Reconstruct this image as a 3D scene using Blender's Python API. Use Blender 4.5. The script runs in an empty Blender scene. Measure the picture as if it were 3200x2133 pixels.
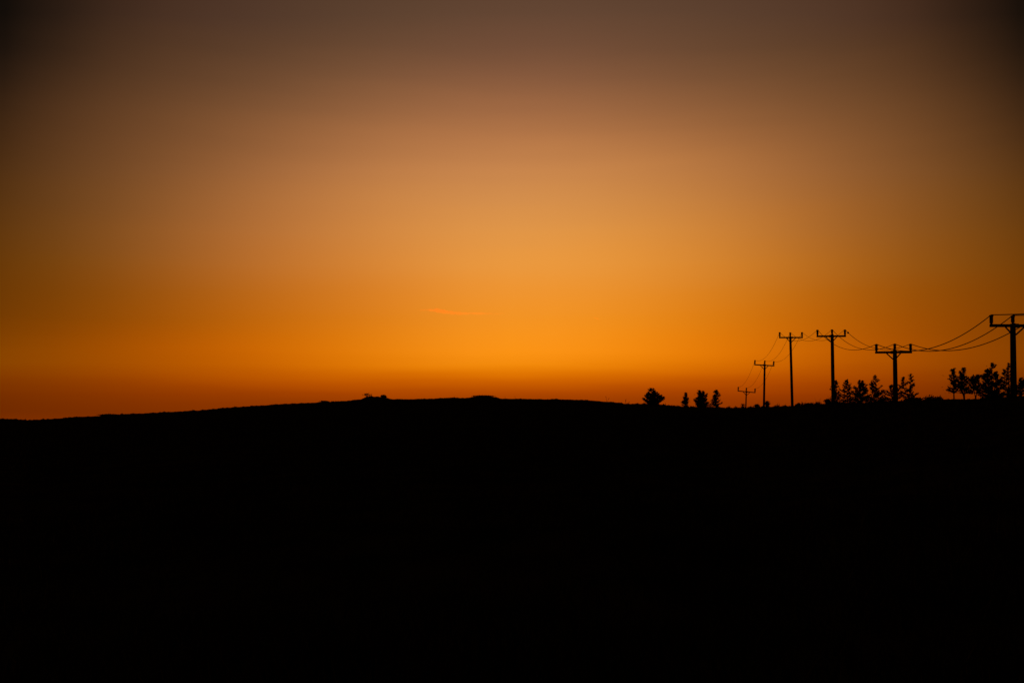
import bpy, bmesh, math, random
import numpy as np
from mathutils import Vector

R = math.radians
SC = bpy.context.scene
C = SC.collection

# ------------------------------------------------------------------ camera
EYE = 1.6
PITCH = R(2.5)
F = 3200.0 * 28.0 / 36.0              # focal length in photograph pixels
HORIZON = 1290.0                      # photograph row of eye level
PP = HORIZON - F * math.tan(PITCH)    # row of the optical axis
cam_data = bpy.data.cameras.new('camera')
cam = bpy.data.objects.new('camera', cam_data)
C.objects.link(cam)
cam.location = (0, 0, EYE)
cam.rotation_euler = (R(90) + PITCH, 0, 0)
cam_data.lens = 28.0
cam_data.sensor_width = 36.0
cam_data.shift_y = (PP - 1066.5) / 3200.0
cam_data.clip_start = 0.05
cam_data.clip_end = 40000.0
SC.camera = cam

SC.view_settings.view_transform = 'Standard'
SC.view_settings.look = 'None'
SC.view_settings.gamma = 1.0
SC.view_settings.exposure = 0.0


def ray(px, py):
    """direction through a photograph pixel, y (depth) = 1"""
    cx, cy = (px - 1600.0) / F, (PP - py) / F
    y = math.cos(PITCH) - cy * math.sin(PITCH)
    z = math.sin(PITCH) + cy * math.cos(PITCH)
    return Vector((cx / y, 1.0, z / y))


def at(px, py, Y):
    d = ray(px, py) * Y
    return Vector((d.x, d.y, d.z + EYE))


def azel(px, py):
    d = ray(px, py)
    return math.atan2(d.x, d.y), math.atan2(d.z, math.hypot(d.x, d.y))


def srgb(c):
    out = []
    for v in c:
        v /= 255.0
        out.append(v / 12.92 if v <= 0.04045 else ((v + 0.055) / 1.055) ** 2.4)
    return out


# ------------------------------------------------------------------ sky (world): the afterglow as a function of direction
world = bpy.data.worlds.new("World")
SC.world = world
world.use_nodes = True
nt = world.node_tree
nt.nodes.clear()


def wn(kind, **kw):
    n = nt.nodes.new(kind)
    for k, v in kw.items():
        setattr(n, k, v)
    return n


def mth(op, a, b=None, clamp=False):
    n = wn('ShaderNodeMath', operation=op)
    n.use_clamp = clamp
    for i, v in enumerate((a, b)):
        if v is None:
            continue
        if isinstance(v, (int, float)):
            n.inputs[i].default_value = v
        else:
            nt.links.new(v, n.inputs[i])
    return n.outputs[0]


# colour of the afterglow measured over the sky: rows by height above the horizon, columns by compass direction
COLS = [0, 340, 680, 1090, 1650, 2040, 2400, 2720, 3190]
ROWS = [
    (10, [(14, 10, 7), (56, 38, 28), (72, 49, 38), (84, 60, 44), (93, 67, 50), (88, 63, 46), (82, 57, 41), (70, 47, 33), (16, 11, 7)]),
    (170, [(33, 21, 12), (74, 48, 32), (93, 62, 43), (114, 78, 52), (122, 81, 57), (116, 78, 53), (106, 71, 46), (90, 59, 38), (42, 26, 15)]),
    (350, [(58, 36, 19), (92, 59, 35), (120, 79, 49), (148, 97, 62), (164, 107, 68), (154, 101, 62), (138, 89, 53), (116, 75, 43), (68, 42, 20)]),
    (500, [(70, 43, 20), (104, 65, 30), (143, 90, 48), (178, 117, 68), (194, 129, 76), (184, 121, 69), (162, 104, 58), (134, 86, 45), (84, 51, 22)]),
    (650, [(94, 54, 19), (124, 76, 30), (166, 104, 51), (198, 128, 64), (216, 145, 76), (206, 135, 65), (184, 116, 52), (150, 90, 37), (107, 62, 17)]),
    (820, [(103, 56, 9), (138, 79, 25), (178, 102, 38), (210, 128, 50), (235, 153, 62), (226, 142, 52), (202, 122, 40), (165, 94, 26), (119, 64, 9)]),
    (935, [(110, 57, 0), (140, 74, 10), (175, 96, 20), (209, 119, 30), (240, 148, 44), (228, 137, 36), (203, 114, 20), (165, 88, 9), (127, 63, 1)]),
    (1105, [(133, 66, 0), (163, 79, 0), (192, 95, 0), (222, 120, 8), (252, 147, 21), (238, 132, 10), (213, 109, 0), (181, 88, 0), (136, 66, 0)]),
    (1175, [(131, 59, 0), (153, 68, 0), (174, 76, 0), (200, 94, 0), (218, 110, 0), (206, 97, 0), (186, 82, 0), (160, 67, 0), (124, 52, 0)]),
    (1225, [(125, 50, 0), (139, 55, 0), (148, 58, 0), (166, 66, 0), (179, 74, 0), (169, 68, 0), (158, 60, 0), (142, 53, 0), (114, 43, 0)]),
    (1285, [(113, 42, 0), (124, 46, 0), (134, 51, 0), (144, 55, 0), (152, 57, 0), (146, 55, 0), (138, 51, 0), (126, 46, 0), (104, 39, 0)]),
]
MID = [(0, (92, 66, 50)), (130, (109, 75, 55)), (260, (136, 91, 62)), (400, (170, 112, 69)), (530, (198, 132, 76)),
       (660, (216, 145, 76)), (790, (232, 154, 70)), (920, (239, 149, 50)), (1000, (244, 147, 34)), (1090, (252, 147, 22)),
       (1130, (245, 140, 12)), (1160, (228, 120, 2)), (1190, (206, 97, 0)), (1220, (182, 76, 0)), (1250, (164, 64, 0)), (1290, (150, 56, 0))]
E0, E1 = -0.08, 1.0
mid_e = np.array([ray(1650, y)[2] for y, _ in MID])[::-1]
mid_c = np.array([c for _, c in MID], float)[::-1]


def mid_col(e):
    return np.stack([np.interp(e, mid_e, mid_c[:, k]) for k in range(3)], axis=-1)


def basis(tx, e):
    tx, e = np.asarray(tx, float) / 0.65, (np.asarray(e, float) - 0.25) / 0.27
    low = np.exp(-((e * 0.27 + 0.25) / 0.05) ** 2)
    return np.stack([tx ** i * e ** j for i in (1, 2, 3, 4, 6) for j in range({1: 2, 2: 4, 3: 2, 4: 4, 6: 3}[i])]
                    + [low * tx ** 2, low * tx ** 4], axis=-1)


fx, fe, fy = [], [], []
for y, row in ROWS:
    for x, c in zip(COLS, row):
        d_ = ray(x, y)
        fx.append(d_.x - ray(1650, y).x)
        fe.append(d_.z)
        m_ = mid_col(d_.z)
        fy.append([c[k] / m_[k] if m_[k] > 6 else np.nan for k in range(3)])
for x, y, c in ((3060, 10, (46, 29, 19)), (3060, 170, (64, 39, 23)), (130, 10, (30, 20, 14)), (130, 170, (50, 32, 20)), (2950, 10, (58, 37, 25)),
                (240, 10, (44, 29, 20)), (3060, 350, (86, 54, 28)), (130, 350, (74, 46, 24)), (130, 500, (86, 53, 24)), (3060, 500, (100, 62, 28))):
    d_ = ray(x, y)
    m_ = mid_col(d_.z)
    fx.append(d_.x - ray(1650, y).x)
    fe.append(d_.z)
    fy.append([c[k] / m_[k] for k in range(3)])
fx, fe, fy = np.array(fx), np.array(fe), np.array(fy)
COEF, RESID = [], []
for k in range(3):
    ok = ~np.isnan(fy[:, k])
    B = basis(fx[ok], fe[ok])
    y_ = np.log(np.maximum(fy[ok, k], 0.03))
    w_ = np.where(fy[ok, k] < 0.05, 0.15, 1.0)[:, None]
    COEF.append(np.linalg.solve(B.T @ (B * w_) + 0.002 * np.eye(B.shape[1]), (B * w_).T @ y_))
    RESID.append((fx[ok], fe[ok], (y_ - B @ COEF[-1]) * w_[:, 0]))


def sky_rgb(tx, e):
    val = []
    for c, (rx, re_, rv) in zip(COEF, RESID):
        w = np.exp(-((rx - tx) / 0.13) ** 2 - ((re_ - e) / (0.02 + 0.16 * max(e, 0.0))) ** 2)
        val.append(float(np.clip(basis(tx, e) @ c + (w @ rv) / (w.sum() + 0.35), -4, 0.1)))
    ratio = np.exp(val)
    if e < 0.12:
        ratio[2] = min(ratio[2], ratio[1])
    return mid_col(e) * np.clip(ratio, 0.02, 1.05)


AZ0 = azel(1650, 900)[0]
tc = wn('ShaderNodeTexCoord')
sep = wn('ShaderNodeSeparateXYZ')
nt.links.new(tc.outputs['Generated'], sep.inputs[0])
az = mth('ARCTAN2', sep.outputs[0], sep.outputs[1])
hyp = mth('SQRT', mth('ADD', mth('MULTIPLY', sep.outputs[0], sep.outputs[0]), mth('MULTIPLY', sep.outputs[1], sep.outputs[1])))
e_raw = mth('DIVIDE', sep.outputs[2], mth('MAXIMUM', mth('MULTIPLY', hyp, mth('MAXIMUM', mth('COSINE', az), 0.72)), 0.02))
# faint layered unevenness of the air: streaks that follow the horizon
mp = wn('ShaderNodeMapping')
mp.inputs['Scale'].default_value = (1.6, 1.6, 18.0)
nt.links.new(tc.outputs['Generated'], mp.inputs[0])
nz = wn('ShaderNodeTexNoise')
nz.inputs['Scale'].default_value = 1.3
nz.inputs['Detail'].default_value = 3.0
nt.links.new(mp.outputs[0], nz.inputs['Vector'])
wob = mth('MULTIPLY', mth('SUBTRACT', nz.outputs[0], 0.5), 0.027)
t = mth('DIVIDE', mth('SUBTRACT', mth('ADD', e_raw, wob), E0), E1 - E0, True)
STEP = R(3.0)
NC = 12
E_STOPS = [-0.02, 0.0, 0.014, 0.027, 0.04, 0.05, 0.062, 0.078, 0.098, 0.12, 0.15, 0.19, 0.23, 0.27, 0.31, 0.35, 0.39, 0.43, 0.47, 0.51]


def ramp(azk):
    n = wn('ShaderNodeValToRGB')
    cr = n.color_ramp
    cr.interpolation = 'LINEAR'
    tx = max(-0.665, min(0.66, math.tan(azk))) - ray(1650, 900).x
    pts = [((e_ - E0) / (E1 - E0), srgb(sky_rgb(tx, e_))) for e_ in E_STOPS]
    pts = [(0.0, [v * 0.2 for v in pts[0][1]])] + pts
    pts += [((0.70 - E0) / (E1 - E0), [v * 0.55 for v in pts[-1][1]]), (1.0, [v * 0.25 for v in pts[-1][1]])]
    e0 = cr.elements[0]
    e0.position, e0.color = pts[0][0], (*pts[0][1], 1)
    e1 = cr.elements[1]
    e1.position, e1.color = pts[-1][0], (*pts[-1][1], 1)
    for p, c in pts[1:-1]:
        e = cr.elements.new(min(p, 0.999))
        e.color = (*c, 1)
    nt.links.new(t, n.inputs[0])
    return n.outputs[0]


def vscale(col, f):
    n = wn('ShaderNodeVectorMath', operation='SCALE')
    nt.links.new(col, n.inputs[0])
    nt.links.new(f, n.inputs['Scale'])
    return n.outputs[0]


def vadd(a, b):
    n = wn('ShaderNodeVectorMath', operation='ADD')
    nt.links.new(a, n.inputs[0])
    nt.links.new(b, n.inputs[1])
    return n.outputs[0]


az_c = mth('MAXIMUM', mth('MINIMUM', az, STEP * NC), -STEP * NC)
total = None
for k in range(-NC, NC + 1):
    w = mth('SUBTRACT', 1.0, mth('MULTIPLY', mth('ABSOLUTE', mth('SUBTRACT', az_c, k * STEP)), 1.0 / STEP), True)
    term = vscale(ramp(k * STEP), w)
    total = term if total is None else vadd(total, term)
# the glow dies away towards the sides and the back of the sky
fall = wn('ShaderNodeMapRange', interpolation_type='SMOOTHSTEP')
nt.links.new(mth('ABSOLUTE', az), fall.inputs['Value'])
for nm, v in (('From Min', R(34)), ('From Max', R(62)), ('To Min', 1.0), ('To Max', 0.2)):
    fall.inputs[nm].default_value = v
glow = vscale(total, fall.outputs[0])
bg = wn('ShaderNodeBackground')
nt.links.new(glow, bg.inputs['Color'])
bg.inputs['Strength'].default_value = 1.0
wo = wn('ShaderNodeOutputWorld')
nt.links.new(bg.outputs[0], wo.inputs['Surface'])

# ------------------------------------------------------------------ sun: already under the horizon, still lighting the high cirrus
SUN_EL = R(-1.5)
sun_data = bpy.data.lights.new('sun', 'SUN')
sun_data.energy = 4.2
sun_data.angle = R(0.5)
sun_data.color = (1.0, 0.33, 0.06)
sun = bpy.data.objects.new('sun', sun_data)
C.objects.link(sun)
to_sun = Vector((math.sin(AZ0) * math.cos(SUN_EL), math.cos(AZ0) * math.cos(SUN_EL), math.sin(SUN_EL)))
sun.rotation_euler = to_sun.to_track_quat('Z', 'Y').to_euler()
sun.location = (0, -20, 30)


# ------------------------------------------------------------------ materials
def material(name, col_a, col_b, scale=4.0, rough=0.9, bump=0.3, stretch=(1, 1, 1), metallic=0.0, detail=6.0, spec=0.0):
    m = bpy.data.materials.new(name)
    m.use_nodes = True
    n = m.node_tree
    b = n.nodes['Principled BSDF']
    b.inputs['Roughness'].default_value = rough
    b.inputs['Metallic'].default_value = metallic
    b.inputs['Specular IOR Level'].default_value = spec
    c = n.nodes.new('ShaderNodeTexCoord')
    mpn = n.nodes.new('ShaderNodeMapping')
    mpn.inputs['Scale'].default_value = stretch
    n.links.new(c.outputs['Object'], mpn.inputs[0])
    no = n.nodes.new('ShaderNodeTexNoise')
    no.inputs['Scale'].default_value = scale
    no.inputs['Detail'].default_value = detail
    n.links.new(mpn.outputs[0], no.inputs['Vector'])
    r = n.nodes.new('ShaderNodeValToRGB')
    r.color_ramp.elements[0].position = 0.35
    r.color_ramp.elements[0].color = (*col_a, 1)
    r.color_ramp.elements[1].position = 0.68
    r.color_ramp.elements[1].color = (*col_b, 1)
    n.links.new(no.outputs[0], r.inputs[0])
    n.links.new(r.outputs[0], b.inputs['Base Color'])
    if bump:
        bn = n.nodes.new('ShaderNodeBump')
        bn.inputs['Strength'].default_value = bump
        n.links.new(no.outputs[0], bn.inputs['Height'])
        n.links.new(bn.outputs[0], b.inputs['Normal'])
    return m


M_GROUND = material('heath_ground', (0.016, 0.013, 0.009), (0.042, 0.034, 0.021), 0.9, 1.0, 0.5)
M_GRASS = material('dry_grass', (0.045, 0.038, 0.023), (0.110, 0.092, 0.050), 1.5, 1.0, 0.0)
M_SCRUB = material('scrub_leaf', (0.020, 0.026, 0.010), (0.045, 0.042, 0.018), 1.2, 1.0, 0.0)
M_NEEDLE = material('pine_needle', (0.014, 0.026, 0.011), (0.040, 0.058, 0.022), 1.1, 0.95, 0.0)
M_BARK = material('pine_bark', (0.035, 0.024, 0.016), (0.085, 0.055, 0.035), 6.0, 1.0, 0.6, (1, 1, 0.25))
M_TWIG = material('bare_twig', (0.030, 0.024, 0.018), (0.065, 0.050, 0.038), 5.0, 1.0, 0.0)
M_WOOD = material('creosoted_pole_wood', (0.025, 0.018, 0.012), (0.070, 0.050, 0.034), 9.0, 0.95, 0.4, (1, 1, 0.06))
M_STEEL = material('weathered_steel', (0.06, 0.058, 0.054), (0.13, 0.12, 0.11), 12.0, 0.7, 0.1, metallic=0.6)
M_CERAMIC = material('brown_glazed_porcelain', (0.045, 0.022, 0.014), (0.065, 0.032, 0.020), 5.0, 0.45, 0.0)
M_WIRE = material('oxidised_wire', (0.030, 0.040, 0.022), (0.055, 0.066, 0.036), 3.0, 0.85, 0.0)


# ------------------------------------------------------------------ helpers
def tag(o, label=None, cat=None, group=None, kind=None):
    if label:
        o['label'] = label
    if cat:
        o['category'] = cat
    if group:
        o['group'] = group
    if kind:
        o['kind'] = kind
    return o


def thing(name, loc, label, cat, group=None, rot=(0, 0, 0)):
    o = bpy.data.objects.new(name, None)
    o.empty_display_size = 0.3
    C.objects.link(o)
    o.location = loc
    o.rotation_euler = rot
    return tag(o, label, cat, group)


class MB:
    """collects vertices and faces for one mesh object"""

    def __init__(self):
        self.v, self.f = [], []

    def add(self, verts, faces):
        n = len(self.v)
        self.v.extend([tuple(p) for p in verts])
        self.f.extend([tuple(i + n for i in f) for f in faces])

    def tube(self, pts, radii, seg=8, cap=True):
        """round bar along pts with a radius at each point"""
        pts = [Vector(p) for p in pts]
        rings = []
        up = Vector((0.31, 0.17, 0.93)).normalized()
        for i, p in enumerate(pts):
            d = (pts[min(i + 1, len(pts) - 1)] - pts[max(i - 1, 0)])
            d = d.normalized() if d.length > 1e-9 else Vector((0, 0, 1))
            a = d.cross(up)
            if a.length < 0.15:
                a = d.cross(Vector((1, 0, 0)))
            a.normalize()
            b = d.cross(a)
            r = radii[i] if isinstance(radii, (list, tuple)) else radii
            rings.append([p + (a * math.cos(q) + b * math.sin(q)) * r for q in [2 * math.pi * k / seg for k in range(seg)]])
        vs = [q for ring in rings for q in ring]
        fs = []
        for i in range(len(pts) - 1):
            for k in range(seg):
                k2 = (k + 1) % seg
                fs.append((i * seg + k, i * seg + k2, (i + 1) * seg + k2, (i + 1) * seg + k))
        if cap:
            fs.append(tuple(range(seg - 1, -1, -1)))
            fs.append(tuple((len(pts) - 1) * seg + k for k in range(seg)))
        self.add(vs, fs)

    def lathe(self, prof, seg=16, z0=0.0):
        """profile of (radius, z)"""
        vs = [(r * math.cos(2 * math.pi * k / seg), r * math.sin(2 * math.pi * k / seg), z + z0) for r, z in prof for k in range(seg)]
        fs = []
        for i in range(len(prof) - 1):
            for k in range(seg):
                k2 = (k + 1) % seg
                fs.append((i * seg + k, i * seg + k2, (i + 1) * seg + k2, (i + 1) * seg + k))
        fs.append(tuple(range(seg - 1, -1, -1)))
        fs.append(tuple((len(prof) - 1) * seg + k for k in range(seg)))
        self.add(vs, fs)

    def bar(self, a, b, w, h, bev=0.012):
        """chamfered rectangular bar from a to b, w across, h high"""
        a, b = Vector(a), Vector(b)
        d = (b - a).normalized()
        s = d.cross(Vector((0, 0, 1)))
        if s.length < 1e-3:
            s = Vector((0, 1, 0))
        s.normalize()
        u = s.cross(d)
        w2, h2 = w / 2, h / 2
        sec = [(w2 - bev, -h2), (w2, -h2 + bev), (w2, h2 - bev), (w2 - bev, h2), (-w2 + bev, h2), (-w2, h2 - bev), (-w2, -h2 + bev), (-w2 + bev, -h2)]
        vs = [p + s * x + u * z for p in (a, b) for x, z in sec]
        fs = [(k, (k + 1) % 8, 8 + (k + 1) % 8, 8 + k) for k in range(8)] + [tuple(range(7, -1, -1)), tuple(range(8, 16))]
        self.add(vs, fs)

    def build(self, name, mat, parent=None, smooth=False):
        me = bpy.data.meshes.new(name)
        me.from_pydata(self.v, [], self.f)
        bm = bmesh.new()
        bm.from_mesh(me)
        bmesh.ops.recalc_face_normals(bm, faces=bm.faces)
        bm.to_mesh(me)
        bm.free()
        me.materials.append(mat)
        if smooth:
            me.polygons.foreach_set('use_smooth', [True] * len(me.polygons))
        me.update()
        o = bpy.data.objects.new(name, me)
        C.objects.link(o)
        if parent:
            o.parent = parent
        return o


def array_mesh(name, verts, faces, mat, parent=None):
    """numpy arrays -> one mesh object (all faces the same size)"""
    me = bpy.data.meshes.new(name)
    me.from_pydata(verts.tolist(), [], faces.tolist())
    me.materials.append(mat)
    me.update()
    o = bpy.data.objects.new(name, me)
    C.objects.link(o)
    if parent:
        o.parent = parent
    return o


def leaves(centres, size, rng, slim=0.5, up=0.0):
    """a small diamond-shaped leaf (or needle tuft) at each centre, turned at random"""
    n = len(centres)
    a = rng.normal(size=(n, 3))
    a[:, 2] += up
    a /= np.linalg.norm(a, axis=1)[:, None]
    b = np.cross(a, rng.normal(size=(n, 3)))
    b /= np.linalg.norm(b, axis=1)[:, None] + 1e-9
    s = size * rng.uniform(0.6, 1.35, n)[:, None]
    v = np.stack([centres - a * s, centres + b * s * slim, centres + a * s, centres - b * s * slim], axis=1).reshape(-1, 3)
    f = np.arange(4 * n).reshape(n, 4)
    return v, f


# ------------------------------------------------------------------ terrain
RIDGE = [(-700, 1330), (-300, 1318), (0, 1310), (34, 1309), (85, 1313.8), (136, 1310.7), (238, 1303.6), (306, 1300.5), (323, 1297.5), (350, 1297), (388, 1294.5),
         (476, 1290), (636, 1281.5), (663, 1277.8), (800, 1268), (889, 1261.7), (991, 1258), (1024, 1256), (1088, 1252.8), (1129, 1247.2),
         (1141, 1242), (1157, 1239.6), (1182, 1239.6), (1205, 1244.4), (1228, 1247.4), (1310, 1247), (1400, 1243), (1461, 1243.7),
         (1489, 1238.5), (1525, 1237.8), (1543, 1240.3), (1563, 1245.5), (1706, 1247), (1724, 1246.5), (1833, 1250.3), (1872, 1253.3), (1935, 1258.4),
         (1960, 1262.6), (2067, 1264.4), (2090, 1268), (2128, 1270.2), (2182, 1272), (2261, 1275), (2330, 1276.5), (2387, 1272.5), (2429, 1272.5),
         (2471, 1270.5), (2535, 1267), (2577, 1263), (2598, 1260), (2652, 1258.5), (2717, 1259), (2800, 1255.5), (2856, 1247), (2884, 1251.5),
         (2900, 1249.5), (2949, 1248), (3061, 1248), (3172, 1240), (3200, 1238), (3500, 1225), (4200, 1225)]
DIST = [(-700, 190), (0, 205), (1000, 245), (1400, 260), (1800, 220), (2000, 165), (2200, 140), (2300, 125), (2390, 112), (2470, 99), (2600, 82),
        (2800, 60), (3200, 44), (4200, 40)]
r_az = np.array([azel(x, y)[0] for x, y in RIDGE])
r_tan = np.array([math.tan(azel(x, y)[1]) for x, y in RIDGE])
d_az = np.array([azel(x, 1250)[0] for x, _ in DIST])
d_d = np.array([float(d) for _, d in DIST])
rng0 = np.random.default_rng(5)
rough_az = np.linspace(-1.2, 1.2, 1500)
rough = np.convolve(rng0.normal(size=1500), np.ones(5) / 5, 'same') * 0.00022


def sm(x):
    x = np.clip(x, 0, 1)
    return x * x * (3 - 2 * x)


# pole: (px of the shaft at the crossarm, px row of insulator tops, depth, visible-plus-hidden height, lean, arm tilt, radius factor)
POLES = [
    dict(px=3164.5, top=985, Y=53.0, L=7.6, lean=0.013, tilt=0.0, rf=1.0, hs=1.5, yaw=-4.0, face=-1),
    dict(px=2796, top=1073.5, Y=68.0, L=7.6, lean=0.004, tilt=0.7, rf=1.0, hs=1.47, yaw=0.0, face=1),
    dict(px=2600, top=1029, Y=87.0, L=9.0, lean=-0.001, tilt=0.4, rf=1.0, hs=1.51, yaw=0.0, face=1),
    dict(px=2469.5, top=1038, Y=106.0, L=10.2, lean=-0.0125, tilt=-0.6, rf=0.90, hs=1.485, yaw=0.0, face=-1),
    dict(px=2390, top=1126, Y=124.0, L=9.0, lean=0.033, tilt=-1.4, rf=0.85, hs=1.47, yaw=0.0, face=1),
    dict(px=2332.5, top=1211, Y=143.0, L=8.0, lean=0.042, tilt=-3.0, rf=0.62, hs=1.51, yaw=0.0, face=-1),
]
for p in POLES:
    p['tip'] = at(p['px'], p['top'], p['Y'])
    p['base_z'] = p['tip'].z - p['L']
    p['bx'] = p['tip'].x - p['L'] * math.tan(p['lean'])


def plain_h(azv, D):
    """eye-relative height of the land without the hollows round the poles"""
    tr = np.interp(azv, r_az, r_tan) + np.interp(azv, rough_az, rough)
    Dr = np.interp(azv, d_az, d_d)
    u = np.clip(D / Dr, 0, 1)
    near = -EYE + (Dr * tr + EYE) * u ** 1.12
    back = tr - 0.0012 * sm((D - Dr) / 30.0) - 0.014 * sm((D - Dr - 140.0) / 1500.0)
    return np.where(D <= Dr, near, D * back), Dr


def height(x, y):
    """height of the land at a point, in world coordinates"""
    x, y = np.asarray(x, float), np.asarray(y, float)
    D = np.hypot(x, y)
    azv = np.arctan2(x, y)
    h, Dr = plain_h(azv, D)
    h = h + EYE
    for p in POLES:
        q = np.hypot(x - p['bx'], y - p['Y'])
        h0 = float(plain_h(np.array(math.atan2(p['bx'], p['Y'])), np.array(math.hypot(p['bx'], p['Y'])))[0]) + EYE
        drop = h0 - p['base_z']
        h = h - drop * np.exp(-(q / (5.0 + 1.3 * drop)) ** 2) * sm((D - Dr) / 7.0)
    # small unevenness in front of the ridge, none at the ridge itself
    w = sm((0.9 - D / Dr) / 0.3)
    h = h + w * 0.05 * (np.sin(x * 0.9 + 1.3 * np.sin(y * 0.35)) + np.sin(y * 0.7 + 0.8 * np.sin(x * 0.5)))
    return h


def ground_z(x, y):
    return float(height(np.array([x]), np.array([y]))[0])


view_az = np.linspace(R(-48), R(48), 1100)
rest_az = np.linspace(R(48), R(312), 90)[1:-1]
all_az = np.concatenate([view_az, rest_az])
front = np.array([0.004, 0.012, 0.025, 0.045, 0.07, 0.1, 0.14, 0.19, 0.25, 0.32, 0.4, 0.48, 0.56, 0.64, 0.72, 0.79, 0.86, 0.92, 0.96, 0.985, 1.0])
backd = np.array([0.8, 2, 3.5, 5, 7, 9, 11, 13.5, 16, 19, 22, 26, 30, 35, 41, 48, 57, 68, 82, 100, 125, 160, 210, 280, 380, 550, 800, 1200, 1800, 2700])
az_w = np.where(all_az > math.pi, all_az - 2 * math.pi, all_az)
Dr_all = np.interp(az_w, d_az, d_d)
DD = np.concatenate([np.outer(Dr_all, front), Dr_all[:, None] + backd[None, :]], axis=1)
XX = DD * np.sin(az_w)[:, None]
YY = DD * np.cos(az_w)[:, None]
ZZ = height(XX, YY)
na, nr = DD.shape
verts = np.concatenate([np.stack([XX, YY, ZZ], axis=2).reshape(-1, 3), [[0.0, 0.0, 0.0]]])
i0 = np.arange(na)[:, None] * nr
i1 = ((np.arange(na)[:, None] + 1) % na) * nr
j = np.arange(nr - 1)[None, :]
quads = np.stack([i0 + j, i0 + j + 1, i1 + j + 1, i1 + j], axis=2).reshape(-1, 4).tolist()
fan = [[na * nr, int(i0[k, 0]), int(i1[k, 0])] for k in range(na)]
me = bpy.data.meshes.new('ground')
me.from_pydata(verts.tolist(), [], quads + fan)
me.polygons.foreach_set('use_smooth', [True] * len(me.polygons))
me.materials.append(M_GROUND)
me.update()
ground = bpy.data.objects.new('ground', me)
C.objects.link(ground)
tag(ground, 'dark heath rising to a low hill against the sunset', 'ground', kind='structure')


# ------------------------------------------------------------------ grass in the field and scrub along the ridge (uncountable)
def blades(x, y, h, w, rng, lean=0.35):
    n = len(x)
    z = height(x, y) - 0.03
    q = rng.uniform(0, 2 * math.pi, n)
    dx, dy = np.cos(q) * w / 2, np.sin(q) * w / 2
    lx, ly = rng.normal(0, lean, n) * h, rng.normal(0, lean, n) * h
    base = np.stack([x, y, z], axis=1)
    off = np.stack([dx, dy, np.zeros(n)], axis=1)
    tip = base + np.stack([lx, ly, h + 0.03], axis=1)
    v = np.stack([base - off, base + off, tip], axis=1).reshape(-1, 3)
    return v, np.arange(3 * n).reshape(n, 3)


rng = np.random.default_rng(11)
N = 46000
D = 2.5 + 75 * rng.uniform(0, 1, N) ** 1.6
a = rng.uniform(R(-42), R(42), N)
keep = D < np.interp(a, d_az, d_d) * 0.97
D, a = D[keep], a[keep]
N = len(D)
clump = 0.5 + 0.5 * np.sin(D * np.sin(a) * 0.8 + 2 * np.sin(D * 0.23)) * np.sin(D * np.cos(a) * 0.6)
hh = rng.uniform(0.06, 0.22, N) * (0.5 + clump)
v, f = blades(D * np.sin(a), D * np.cos(a), hh, 0.012 + 0.0012 * D, rng)
tag(array_mesh('grass', v, f, M_GRASS), 'rough dry grass over the dark field', 'grass', kind='stuff')

# silhouette scrub: height in photograph pixels by column
SCRUB = [(-100, 1.6), (900, 1.7), (1120, 2.4), (1200, 2.0), (1250, 1.3), (1470, 1.6), (1490, 3.0), (1550, 3.0), (1580, 1.3), (1860, 1.2), (1960, 2.5), (2060, 3.5), (2120, 3.5),
         (2260, 4.5), (2330, 6.5), (2420, 6.5), (2560, 8.0), (2620, 7.0), (2700, 5.0), (2800, 6.0), (2870, 3.0), (2950, 2.0), (3050, 2.5), (3150, 5.0), (3300, 5.0)]
s_x = np.array([s[0] for s in SCRUB], float)
s_h = np.array([s[1] for s in SCRUB])
N = 22000
px = rng.uniform(-120, 3330, N)
a = np.array([azel(x, 1255)[0] for x in px])
Dr = np.interp(a, d_az, d_d)
D = Dr + rng.uniform(-0.012, 0.02, N) * Dr
lump = np.interp(px, np.arange(-200, 3500, 7), rng.gamma(1.6, 0.5, len(np.arange(-200, 3500, 7))))
hp = np.interp(px, s_x, s_h) * (0.25 + lump * rng.uniform(0.3, 1.0, N))
spike = rng.uniform(0, 1, N) < 0.025
hp = np.where(spike, hp * 2.0, hp)
hm = hp * D / F
v, f = blades(D * np.sin(a), D * np.cos(a), hm, 2.6 * D / F, rng, 0.3)
tag(array_mesh('undergrowth', v, f, M_SCRUB), 'low ragged scrub fringing the skyline', 'undergrowth', kind='stuff')


# ------------------------------------------------------------------ power line
def insulator(parent, x, z, h):
    """post insulator: tapering sheds on a steel pin with a rounded cap; its top is at z + h"""
    m = MB()
    prof = [(0.07, 0.0), (0.07, 0.06)]
    n = 5
    for k in range(n):
        zz = 0.08 + (h - 0.22) * k / n
        st = (h - 0.22) / n
        prof += [(0.098, zz), (0.116, zz + 0.02), (0.116, zz + 0.05), (0.100, zz + st * 0.75)]
    prof += [(0.095, h - 0.14), (0.095, h - 0.10)]
    m.lathe(prof, 14)
    o = m.build('insulator', M_CERAMIC, parent, True)
    o.location = (x, 0, z)
    c = MB()
    c.lathe([(0.105, h - 0.135), (0.132, h - 0.11), (0.138, h - 0.06), (0.105, h - 0.015), (0.05, h)], 14)
    c.build('insulator_cap', M_STEEL, o, True)
    return o


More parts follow.
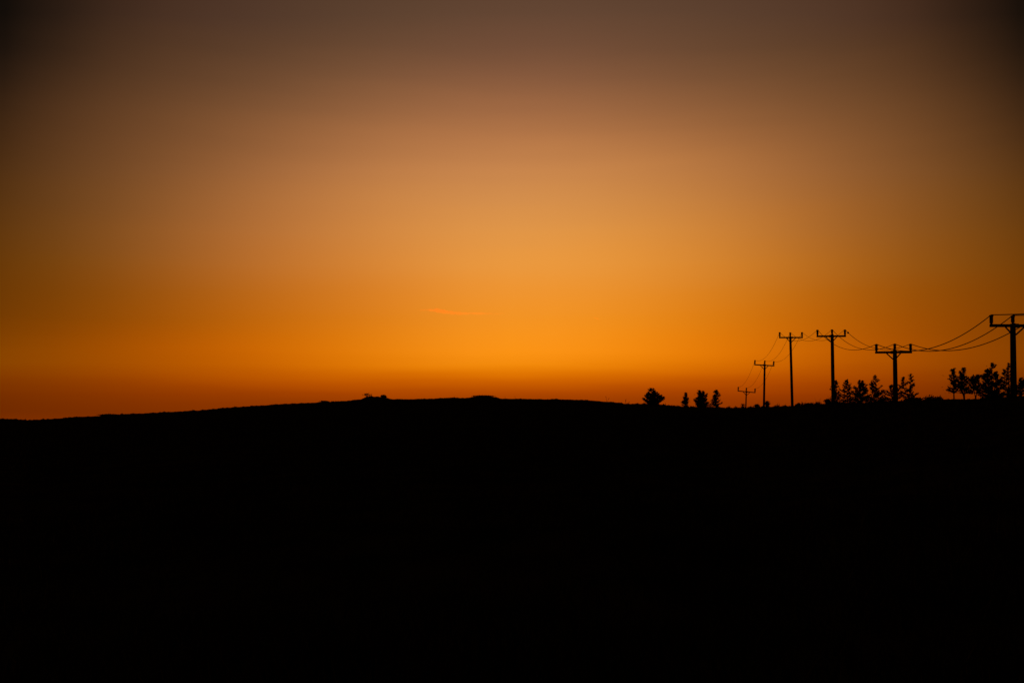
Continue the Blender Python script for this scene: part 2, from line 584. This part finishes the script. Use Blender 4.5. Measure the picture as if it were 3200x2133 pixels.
POLE_LABELS = [
    'nearest thick wooden power pole half cut by the picture edge',
    'power pole in front of pines with the widest fully visible crossarm',
    'tall sturdy power pole with scrub and a pine at its foot, third from the nearest',
    'tall slender power pole rising from bare ridge, fourth from the nearest',
    'thin lower power pole on the ridge beside a small shrub, second smallest',
    'smallest farthest power pole with tilted crossarm',
]
ARM_DROP = 0.72
for i, p in enumerate(POLES):
    rf = p['rf']
    L = p['L']
    root = thing('power_pole', (p['bx'], p['Y'], p['base_z']), POLE_LABELS[i], 'power pole', 'wooden power poles crossing the heath',
                 (0, p['lean'], R(p['yaw'])))
    za = L - ARM_DROP                      # crossarm centre height
    k = p['hs']
    aw = 0.195 * (0.45 + 0.55 * rf)
    m = MB()
    zs = [-0.6, 0.0, L * 0.25, L * 0.5, L * 0.75, za - 0.3, za + 0.16, za + 0.19]
    rs = [0.205, 0.20, 0.193, 0.183, 0.175, 0.167, 0.16, 0.13]
    wob = random.Random(i)
    m.tube([(wob.uniform(-.006, .006), 0, z) for z in zs], [r * rf for r in rs], 16)
    m.build('pole', M_WOOD, root, True)
    tilt = p['tilt']
    # crossarm bolted to one face of the pole; a slight tilt as it has settled
    ya = p['face'] * (0.16 * rf + 0.075)
    m = MB()
    m.bar((-k - 0.09, 0, 0), (k + 0.09, 0, 0), 0.14, aw)
    arm = m.build('crossarm', M_WOOD, root)
    arm.location = (0, ya, za)
    arm.rotation_euler = (0, R(-tilt), 0)
    # gain plate and bolt sub-part
    b = MB()
    b.bar((-0.22, 0.0, -0.0), (0.22, 0.0, 0.0), 0.16, aw + 0.07)
    pl = b.build('clamp_plate', M_STEEL, arm)
    # braces
    for s in (-1, 1):
        b = MB()
        b.bar((s * 0.60, ya, za - aw / 2 + 0.005 + 0.60 * s * math.tan(R(tilt))),
              (s * 0.10 * rf, p['face'] * 0.15 * rf, za - 0.60), 0.05, 0.095, 0.008)
        b.build('brace', M_STEEL, root)
    hi = ARM_DROP - aw / 2
    tops = []
    for s in (-1, 0, 1):
        if s == 0:
            ih = L - (za + 0.17)
            insulator(root, 0, za + 0.17, ih)
            loc = Vector((0, 0, L))
        else:
            o = insulator(root, s * k, za + s * k * math.tan(R(tilt)) + aw / 2 - 0.01, hi + 0.01)
            o.location.y = ya
            loc = Vector((s * k, ya, za + s * k * math.tan(R(tilt)) + aw / 2 + hi))
        tops.append(loc)
    bpy.context.view_layer.update()
    p['tops'] = [root.matrix_world @ q for q in tops]

SAG = [1.36, 1.22, 1.20, 1.32, 1.10]
WRAD = [0.032, 0.024, 0.018, 0.0165, 0.0155]
SPAN = ['nearest pole to the second pole', 'second pole to the third pole', 'third pole to the fourth pole', 'fourth pole to the fifth pole',
        'fifth pole to the smallest farthest pole']
WHICH = ['left', 'middle', 'right']


def wire(a, b, sag, rad, label, n=40):
    m = MB()
    pts = []
    for q in range(n + 1):
        t_ = q / n
        pt = a.lerp(b, t_)
        pt.z -= 4 * sag * t_ * (1 - t_)
        pts.append(pt - a)
    m.tube(pts, rad, 6)
    o = m.build('power_line', M_WIRE, None, True)
    o.location = a
    tag(o, label, 'power line', 'wires slung between the power poles')
    return o, pts


for i in range(5):
    for w in range(3):
        o, pts = wire(POLES[i]['tops'][w], POLES[i + 1]['tops'][w], SAG[i] * (1.0, 1.02, 0.98)[w], WRAD[i],
                      'thin black wire sagging from %s insulator of the %s' % (WHICH[w], SPAN[i]))
        if i == 1 and w == 2:
            # the dark marker clamped on the wire just off the insulator of the third pole
            c = pts[-4].lerp(pts[-3], 0.6)
            q = (pts[-1] - pts[-2]).normalized()
            m = MB()
            m.tube([c - q * 0.15, c - q * 0.11, c - q * 0.05, c + q * 0.04, c + q * 0.10, c + q * 0.14], [0.03, 0.075, 0.1, 0.1, 0.07, 0.03], 12)
            m.build('wire_marker', M_STEEL, o, True)
for w in range(3):
    # the line goes on to the right, past the picture edge
    a_ = POLES[0]['tops'][w]
    b_ = Vector((a_.x + 1.2, 22.0, a_.z + 0.3))
    wire(a_, b_, 1.0, WRAD[0], 'black wire leaving the %s insulator of the nearest pole towards the picture edge' % WHICH[w])


# ------------------------------------------------------------------ pines
def pine(px, top, base, wpx, Y, seed, label, shape='cone', clear=0.12, tops=((0, 1.0),), dense=1.0, group='young pines on the skyline', name='pine_tree', cat='tree'):
    """px/top/base/wpx: column, rows and width in the photograph; Y: depth in metres"""
    rg = random.Random(seed)
    nrg = np.random.default_rng(seed)
    apex = at(px, top, Y)
    x0 = apex.x
    gz = ground_z(x0, Y) - 0.05
    H = apex.z - gz
    W = 1.42 * wpx * Y / F / 2.0           # crown radius
    vis = (base - top) / F * Y            # visible height
    z_lo = H - vis * (1 - clear)
    root = thing(name, (x0, Y, gz), label, cat, group)
    tr = MB()
    cen = []
    unit = max(0.10, 3.3 * Y / F)         # size of a needle tuft
    for (tx, tf) in tops:
        lead_x = tx * Y / F
        Ht = z_lo + (H - z_lo) * tf
        bend = rg.uniform(-0.15, 0.15)
        spine = [Vector((lead_x * sm(np.array(s * 1.6)).item() + bend * math.sin(s * 3), 0.1 * bend * s, Ht * s)) for s in (0, .15, .3, .45, .6, .75, .9, 1.0)]
        if tf < 1.0 or tx:
            spine = [Vector((q.x, q.y, q.z)) for q in spine]
        rad = [max(0.018, 0.022 * H * (1 - 0.93 * s)) for s in (0, .15, .3, .45, .6, .75, .9, 1.0)]
        tr.tube(spine, rad, 7)

        def sp(s):
            u = s * (len(spine) - 1)
            return spine[min(int(u), len(spine) - 2)].lerp(spine[min(int(u), len(spine) - 2) + 1], u - min(int(u), len(spine) - 2)) if False else Vector(
                (np.interp(s, (0, .15, .3, .45, .6, .75, .9, 1.0), [q.x for q in spine]), np.interp(s, (0, .15, .3, .45, .6, .75, .9, 1.0), [q.y for q in spine]), Ht * s))
        nb = int((28 if len(tops) == 1 else 18) * (0.8 + 0.5 * dense))
        s0 = z_lo / Ht
        for k in range(nb):
            f_ = (k + rg.random() * 0.8) / nb          # 0 at crown foot, 1 at the top
            s = s0 + (1 - s0) * f_ * 0.97
            if shape == 'cone':
                prof = (1 - f_) ** 0.68 * (0.75 + 0.25 * min(1, f_ / 0.12))
            elif shape == 'dome':
                prof = 0.95 * (1 - f_ ** 2.6) ** 0.6
            elif shape == 'round':
                prof = math.sqrt(max(0.0, 1 - (2 * f_ - 0.85) ** 2 / 1.4)) * (1.0 if f_ < 0.8 else 0.6)
            else:                                       # flame: slim with a bulge low down
                prof = (0.35 + 0.65 * math.sin(min(1, f_ * 1.25 + 0.12) * math.pi) ** 0.8) * (1 - 0.55 * f_)
            ln = W * max(0.12, prof) * rg.uniform(0.55, 1.12) * (1.0 if len(tops) == 1 else 0.84)
            q = rg.uniform(0, 2 * math.pi)
            rise = rg.uniform(-0.02, 0.42) + 0.45 * f_
            p0 = sp(s)
            d = Vector((math.cos(q), math.sin(q), rise)).normalized()
            pm = p0 + d * ln * 0.55 - Vector((0, 0, 0.05 * ln))
            p1 = p0 + d * ln + Vector((0, 0, 0.12 * ln))
            r0 = max(0.012, 0.018 * ln + 0.008)
            tr.tube([p0, pm, p1], [r0, r0 * 0.7, r0 * 0.3], 4, False)
            for u in np.linspace(0.3, 1.0, max(2, int(2 + ln / (unit * 1.35)))):
                c = p0.lerp(pm, u / 0.55) if u < 0.55 else pm.lerp(p1, (u - 0.55) / 0.45)
                n = int(26 * dense)
                ball = nrg.normal(0, 1, (n, 3))
                ball *= (nrg.uniform(0, 1, n) ** 0.4 / np.linalg.norm(ball, axis=1))[:, None]
                cen.append(ball * np.array([1.35, 1.35, 0.95]) * unit * rg.uniform(0.45, 1.2) + np.array(c))
        # leader
        n = int(48 * dense)
        zz = nrg.uniform(0, 0.16, n)
        cen.append(np.stack([np.full(n, sp(0.99).x) + nrg.normal(0, 0.35, n) * unit * (0.5 + 8 * zz), np.full(n, sp(.99).y) + nrg.normal(0, 0.35, n) * unit * (0.5 + 8 * zz), Ht * (1 - zz * 0.8) - unit * 0.3], axis=1))
        # foliage against the stem
        n = int(230 * dense * (1 if len(tops) == 1 else 0.7))
        uu = nrg.uniform(0, 1, n) ** 1.2
        rr = W * 0.34 * (1 - uu) ** 0.8 + 0.07
        ss = s0 + (1 - s0) * uu
        cen.append(np.stack([np.array([sp(q).x for q in ss]) + nrg.normal(0, 1, n) * rr, nrg.normal(0, 1, n) * rr, ss * Ht], axis=1))
    tr.build('trunk', M_BARK, root, True)
    cen = np.concatenate(cen)
    cen = cen[cen[:, 2] > 0.05]
    v_, f_ = leaves(cen, unit * 0.44, nrg, 0.55, 0.5)
    array_mesh('crown', v_, f_, M_NEEDLE, root)
    return root


PINES = [
    # px, top, base, width, depth, seed, shape, clear, tops, dense, label
    (2036, 1212, 1266, 54, 176, 64, 'cone', 0.0, ((0, 1.0), (9, 0.82), (-9, 0.74), (24, 0.58)), 1.1, 'broad bushy young pine standing alone on the ridge right of the hill'),
    (2143, 1227, 1270, 24, 168, 2, 'flame', 0.05, ((0, 1.0),), 0.9, 'smallest narrow pine, alone between the bushy pine and a pair'),
    (2190, 1219, 1272, 44, 165, 35, 'cone', 0.0, ((-4, 1.0), (8, 0.95), (0, 0.7)), 1.35, 'dense dark pine, left one of the close pair on the ridge'),
    (2238, 1217, 1272, 32, 164, 4, 'cone', 0.0, ((0, 1.0),), 0.95, 'pointed pine with gaps in its crown, right one of the close pair'),
    (2612, 1187, 1258, 34, 146, 5, 'cone', 0.05, ((0, 1.0),), 0.75, 'thin pine half hidden just right of the tall sturdy pole'),
    (2648, 1184, 1258, 44, 143, 6, 'cone', 0.04, ((0, 1.0),), 0.85, 'pointed pine with open lower branches, second right of the sturdy pole'),
    (2689, 1187, 1258, 58, 140, 28, 'cone', 0.0, ((-5, 0.98), (6, 1.0), (0, 0.8)), 1.1, 'dense round topped pine midway between two poles'),
    (2735, 1170, 1258, 52, 141, 8, 'cone', 0.03, ((0, 1.0), (-11, 0.70)), 1.0, 'tall pine with a slender pointed top just left of the wide armed pole'),
    (2788, 1204, 1256, 54, 143, 9, 'dome', 0.06, ((-4, 1.0), (10, 0.86)), 0.7, 'low broad pine mostly behind the wide armed pole'),
    (2840, 1166, 1254, 52, 138, 10, 'cone', 0.0, ((6, 1.0), (-16, 0.89)), 0.95, 'pine with two pointed tops right of the wide armed pole'),
    (2979, 1151, 1249, 52, 158, 11, 'flame', 0.20, ((0, 1.0),), 1.3, 'pine with bare lower trunk, leftmost of the dense stand beside the nearest pole'),
    (3011, 1147, 1249, 52, 154, 12, 'flame', 0.20, ((0, 1.0), (-10, 0.86)), 1.3, 'pine with a tall spiky top and bare trunk in the dense stand'),
    (3047, 1172, 1249, 54, 156, 13, 'dome', 0.24, ((-8, 0.95), (8, 1.0)), 1.1, 'lower flat topped pine with a bare trunk left of the biggest pine'),
    (3099, 1132, 1249, 80, 148, 14, 'cone', 0.0, ((0, 1.0), (-14, 0.84), (-22, 0.72), (12, 0.72)), 1.45, 'biggest densest pine of the stand with twin leading shoots'),
    (3150, 1132, 1247, 50, 150, 15, 'cone', 0.06, ((0, 1.0), (-13, 0.82)), 1.0, 'feathery open pine directly left of the nearest pole'),
    (3190, 1180, 1242, 52, 140, 16, 'flame', 0.15, ((0, 1.0), (8, 0.9)), 1.1, 'small pine right of the nearest pole at the picture edge'),
]
for (px_, tp, bs, w_, Y_, sd, sh, cl, tps, dn, lb) in PINES:
    pine(px_, tp, bs, w_, Y_, sd * 13 + 1, lb, sh, cl, tps, dn)


# ------------------------------------------------------------------ shrubs
def shrub(px, top, base, wpx, Y, seed, label, bare=False, dense=1.0, flat=1.0):
    rg = random.Random(seed)
    nrg = np.random.default_rng(seed)
    apex = at(px, top, Y)
    gz = ground_z(apex.x, Y) - 0.03
    H = apex.z - gz
    W = wpx * Y / F / 2
    root = thing('bare_shrub' if bare else 'shrub', (apex.x, Y, gz), label, 'shrub', 'shrubs along the skyline')
    st = MB()
    cen = []
    unit = max(0.05, 1.5 * Y / F)
    for k in range(14 if bare else 9):
        q = rg.uniform(0, 2 * math.pi)
        u = math.sqrt(rg.random())
        tip = Vector((math.cos(q) * W * u, math.sin(q) * W * u, H * rg.uniform(0.8, 1.0) * math.sqrt(max(0.12, 1 - 0.75 * u * u))))
        b0 = Vector((tip.x * 0.15, tip.y * 0.15, -0.05))
        mid = b0.lerp(tip, 0.55) + Vector((rg.uniform(-.1, .1) * W, rg.uniform(-.1, .1) * W, 0.05 * H))
        r = 0.35 * unit if bare else 0.2 * unit
        st.tube([b0, mid, tip], [r, r * 0.7, r * 0.35], 5, False)
        if bare:
            for _ in range(3):
                t2 = mid.lerp(tip, rg.random()) 
                st.tube([t2, t2 + Vector((rg.uniform(-.45, .45) * W, rg.uniform(-.45, .45) * W, rg.uniform(0.05, .25) * H))], [r * 0.6, r * 0.3], 4, False)
        n = int((5 if bare else 40) * dense)
        cen.append(nrg.normal(0, 1, (n, 3)) * np.array([W * 0.26, W * 0.26, H * 0.13]) + np.array(mid.lerp(tip, 0.75)))
        if not bare:
            cen.append(nrg.normal(0, 1, (n, 3)) * np.array([W * 0.28, W * 0.28, H * 0.18]) + np.array(mid * 0.8))
    st.build('stems', M_TWIG, root)
    cen = np.concatenate(cen)
    cen[:, 2] = np.clip(cen[:, 2], 0.02, H * 0.99)
    v_, f_ = leaves(cen, unit, nrg, 0.6)
    array_mesh('foliage', v_, f_, M_SCRUB, root)
    return root


def ridgeY(px, extra=0.0):
    a_ = azel(px, 1255)[0]
    return (float(np.interp(a_, d_az, d_d)) + extra) * math.cos(a_)


SHRUBS = [
    (338, 1293, 1298, 46, 0.5, False, 1.6, 'low wide bush on the lower left slope of the hill'),
    (1012, 1251, 1258, 26, 0.5, False, 1.4, 'small low bush on the slope left of the rocky crest'),
    (1148, 1227, 1243, 24, 0.5, True, 1.0, 'twiggy bare shrub on the left of the small crest'),
    (1199, 1233, 1246, 15, 0.5, False, 1.5, 'small round bush on the right of the small crest'),
    (1508, 1235, 1243, 60, 0.5, False, 1.6, 'wide low thicket on the middle hump of the hill'),
    (2321, 1258, 1274, 14, 1.0, True, 0.6, 'forked leafless shrub left of the smallest pole'),
    (2366, 1262, 1273, 14, 1.0, False, 0.8, 'tiny shrub left of the fifth pole'),
    (2398, 1251, 1272, 16, 1.0, False, 1.0, 'upright small shrub touching the right side of the fifth pole'),
    (2497, 1258, 1268, 16, 1.0, False, 0.7, 'tiny shrub just right of the slender fourth pole'),
    (2526, 1259, 1267, 26, 1.0, False, 1.2, 'low dark bush midway between the fourth and third poles'),
    (2585, 1246, 1262, 22, 1.0, False, 1.0, 'ragged shrub at the left foot of the third pole'),
    (2919, 1232, 1249, 44, 1.5, False, 1.1, 'isolated low bush on the ridge left of the dense pine stand'),
    (2855, 1242, 1250, 50, 1.5, False, 1.5, 'low thick bush under the twin topped pine'),
    (2668, 1234, 1257, 44, 58.0, False, 1.2, 'low dark scrub between the pointed pine and the round topped pine'),
    (2713, 1237, 1257, 40, 58.0, False, 1.2, 'low scrub between the round topped pine and the slender topped pine'),
    (2764, 1238, 1256, 40, 70.0, False, 1.0, 'loose low scrub just left of the wide armed pole'),
    (2627, 1243, 1258, 40, 62.0, False, 0.9, 'low scrub under the thin half hidden pine'),
    (2222, 1252, 1272, 40, 22.0, False, 1.0, 'low scrub joining the close pair of pines'),
    (3125, 1222, 1246, 50, 100.0, False, 1.1, 'dark scrub between the biggest pine and the feathery pine'),
]
for q, (px_, tp, bs, w_, ex, br, dn, lb) in enumerate(SHRUBS):
    shrub(px_, tp, bs, w_, ridgeY(px_, ex), 40 + q, lb, br, dn)


# ------------------------------------------------------------------ tall dry stalks on the right shoulder of the hill
def stalk(px, top, seed, label, n=2):
    rg = random.Random(seed)
    Y = ridgeY(px, 0.4)
    ap = at(px, top, Y)
    gz = ground_z(ap.x, Y) - 0.05
    H = ap.z - gz
    root = thing('dry_stalk', (ap.x, Y, gz), label, 'plant', 'dry stalks on the hill')
    for k in range(n):
        m = MB()
        hd = MB()
        hk = H * (1.0 if k == 0 else rg.uniform(0.45, 0.75))
        tx = rg.uniform(-0.25, 0.25) * H + k * 0.25
        pts = [Vector((tx * s * s + k * 0.2, 0.05 * k * s, hk * s)) for s in (0, .3, .6, .85, 1.0)]
        m.tube(pts, [0.03, 0.027, 0.022, 0.018, 0.012], 5)
        hd.tube([pts[2].lerp(pts[3], 0.5), pts[3], pts[4]], [0.03, 0.055, 0.015], 6)
        o = m.build('stem', M_TWIG, root)
        hd.build('seed_head', M_GRASS, o)


stalk(1896, 1237, 1, 'tall thin dry stalk on the bare right shoulder of the hill', 2)
stalk(1953, 1246, 2, 'leaning dark dry stalk near the bushy pine, shorter and thicker', 3)
stalk(1610, 1237, 3, 'short faint dry stalk right of the middle hump', 1)
stalk(1579, 1238, 4, 'faint leaning dry stalk at the right end of the middle hump', 1)


# ------------------------------------------------------------------ sunlit wisps of cirrus, kilometres beyond the hill
def cloud_mat(name, density, col):
    m = bpy.data.materials.new(name)
    m.use_nodes = True
    n = m.node_tree
    n.nodes.clear()
    out = n.nodes.new('ShaderNodeOutputMaterial')
    pv = n.nodes.new('ShaderNodeVolumePrincipled')
    pv.inputs['Color'].default_value = (*col, 1)
    pv.inputs['Density'].default_value = density
    pv.inputs['Anisotropy'].default_value = 0.55
    n.links.new(pv.outputs[0], out.inputs['Volume'])
    return m


def wisp(path, Y, mat, label, depth=1.6):
    """path: (px, py, half thickness in photograph pixels); a tapered, uneven streamer of cloud"""
    xs = [p_[0] for p_ in path]
    n = 48
    c0 = at(0.5 * (xs[0] + xs[-1]), path[len(path) // 2][1], Y)
    m = MB()
    pts, rad = [], []
    seg = 14
    vs, fs = [], []
    for k in range(n + 1):
        x = xs[0] + (xs[-1] - xs[0]) * k / n
        y = np.interp(x, xs, [p_[1] for p_ in path])
        r = np.interp(x, xs, [p_[2] for p_ in path]) * (1 + 0.16 * math.sin(k * 1.7) + 0.1 * math.sin(k * 0.61))
        p0 = at(x, y, Y) - c0
        r = max(r, 0.05) * Y / F
        for q in range(seg):
            an = 2 * math.pi * q / seg
            vs.append((p0.x, p0.y + math.cos(an) * r * depth * 4, p0.z + math.sin(an) * r))
    for k in range(n):
        for q in range(seg):
            q2 = (q + 1) % seg
            fs.append((k * seg + q, (k + 1) * seg + q, (k + 1) * seg + q2, k * seg + q2))
    fs.append(tuple(range(seg)))
    fs.append(tuple(n * seg + q for q in range(seg - 1, -1, -1)))
    m.add(vs, fs)
    o = m.build('cloud', mat, None, True)
    o.location = c0
    tag(o, label, 'cloud', 'sunlit cloud wisps above the hill')
    return o


M_CIRRUS = cloud_mat('cirrus', 0.0016, (1.0, 0.30, 0.06))
wisp([(1290, 970, 0.2), (1330, 968, 2.0), (1370, 970, 5.0), (1400, 976, 4.5), (1440, 979, 3.2), (1490, 979, 2.4), (1530, 979.5, 1.8), (1590, 979, 0.2)],
     8000, M_CIRRUS, 'long thin orange streak of cloud above the hill')
wisp([(1850, 989, 0.2), (1858, 992, 1.4), (1868, 996, 1.7), (1878, 1001, 0.3)], 8000, M_CIRRUS, 'tiny orange speck of cloud right of the long streak')


# ------------------------------------------------------------------ a bird gliding far off, low over the pines
def bird(px, py, Y, span, label):
    m = MB()
    rad = [0.01, 0.035, 0.055, 0.06, 0.05, 0.03, 0.012]
    xs_ = [-0.22, -0.17, -0.09, 0.0, 0.09, 0.17, 0.25]
    m.tube([(0, x, 0.01 * math.sin(x * 6)) for x in xs_], [r * span for r in rad], 8)
    bm = bmesh.new()
    me_ = bpy.data.meshes.new('bird')
    vs = list(m.v)
    fs = list(m.f)
    for s in (-1, 1):
        sec = []
        for u in np.linspace(0, 1, 7):
            chord = span * (0.15 - 0.10 * u ** 1.5)
            x = s * (0.02 + 0.5 * u) * span
            yb = -0.04 * span + (0.06 * u if u < .5 else 0.06 * u + 0.16 * (u - .5)) * span
            z = span * (0.09 * math.sin(u * 2.2))
            th = span * 0.012 * (1 - 0.8 * u)
            n0 = len(vs)
            vs += [(x, yb - chord / 2, z), (x, yb, z + th), (x, yb + chord / 2, z), (x, yb, z - th)]
            sec.append(n0)
        for a_, b_ in zip(sec, sec[1:]):
            for k in range(4):
                fs.append((a_ + k, a_ + (k + 1) % 4, b_ + (k + 1) % 4, b_ + k))
        fs.append(tuple(sec[-1] + k for k in range(4)))
    n0 = len(vs)
    vs += [(-0.012 * span, 0.2 * span, 0), (0.012 * span, 0.2 * span, 0), (0.07 * span, 0.36 * span, 0.004), (-0.07 * span, 0.36 * span, 0.004),
           (-0.012 * span, 0.2 * span, -0.01), (0.012 * span, 0.2 * span, -0.01), (0.07 * span, 0.36 * span, -0.006), (-0.07 * span, 0.36 * span, -0.006)]
    fs += [tuple(n0 + k for k in q) for q in ((0, 1, 2, 3), (7, 6, 5, 4), (0, 4, 5, 1), (1, 5, 6, 2), (2, 6, 7, 3), (3, 7, 4, 0))]
    me_.from_pydata(vs, [], fs)
    bm.from_mesh(me_)
    bmesh.ops.recalc_face_normals(bm, faces=bm.faces)
    bm.to_mesh(me_)
    bm.free()
    me_.materials.append(M_FEATHER)
    o = bpy.data.objects.new('bird', me_)
    C.objects.link(o)
    o.location = at(px, py, Y)
    o.rotation_euler = (R(-4), R(20), R(-25))
    tag(o, label, 'bird')


M_FEATHER = material('dark_feather', (0.03, 0.025, 0.02), (0.07, 0.06, 0.05), 8.0, 0.9, 0.0)
bird(2947, 1173, 230, 1.25, 'tiny distant bird low in the orange sky left of the dense pine stand')
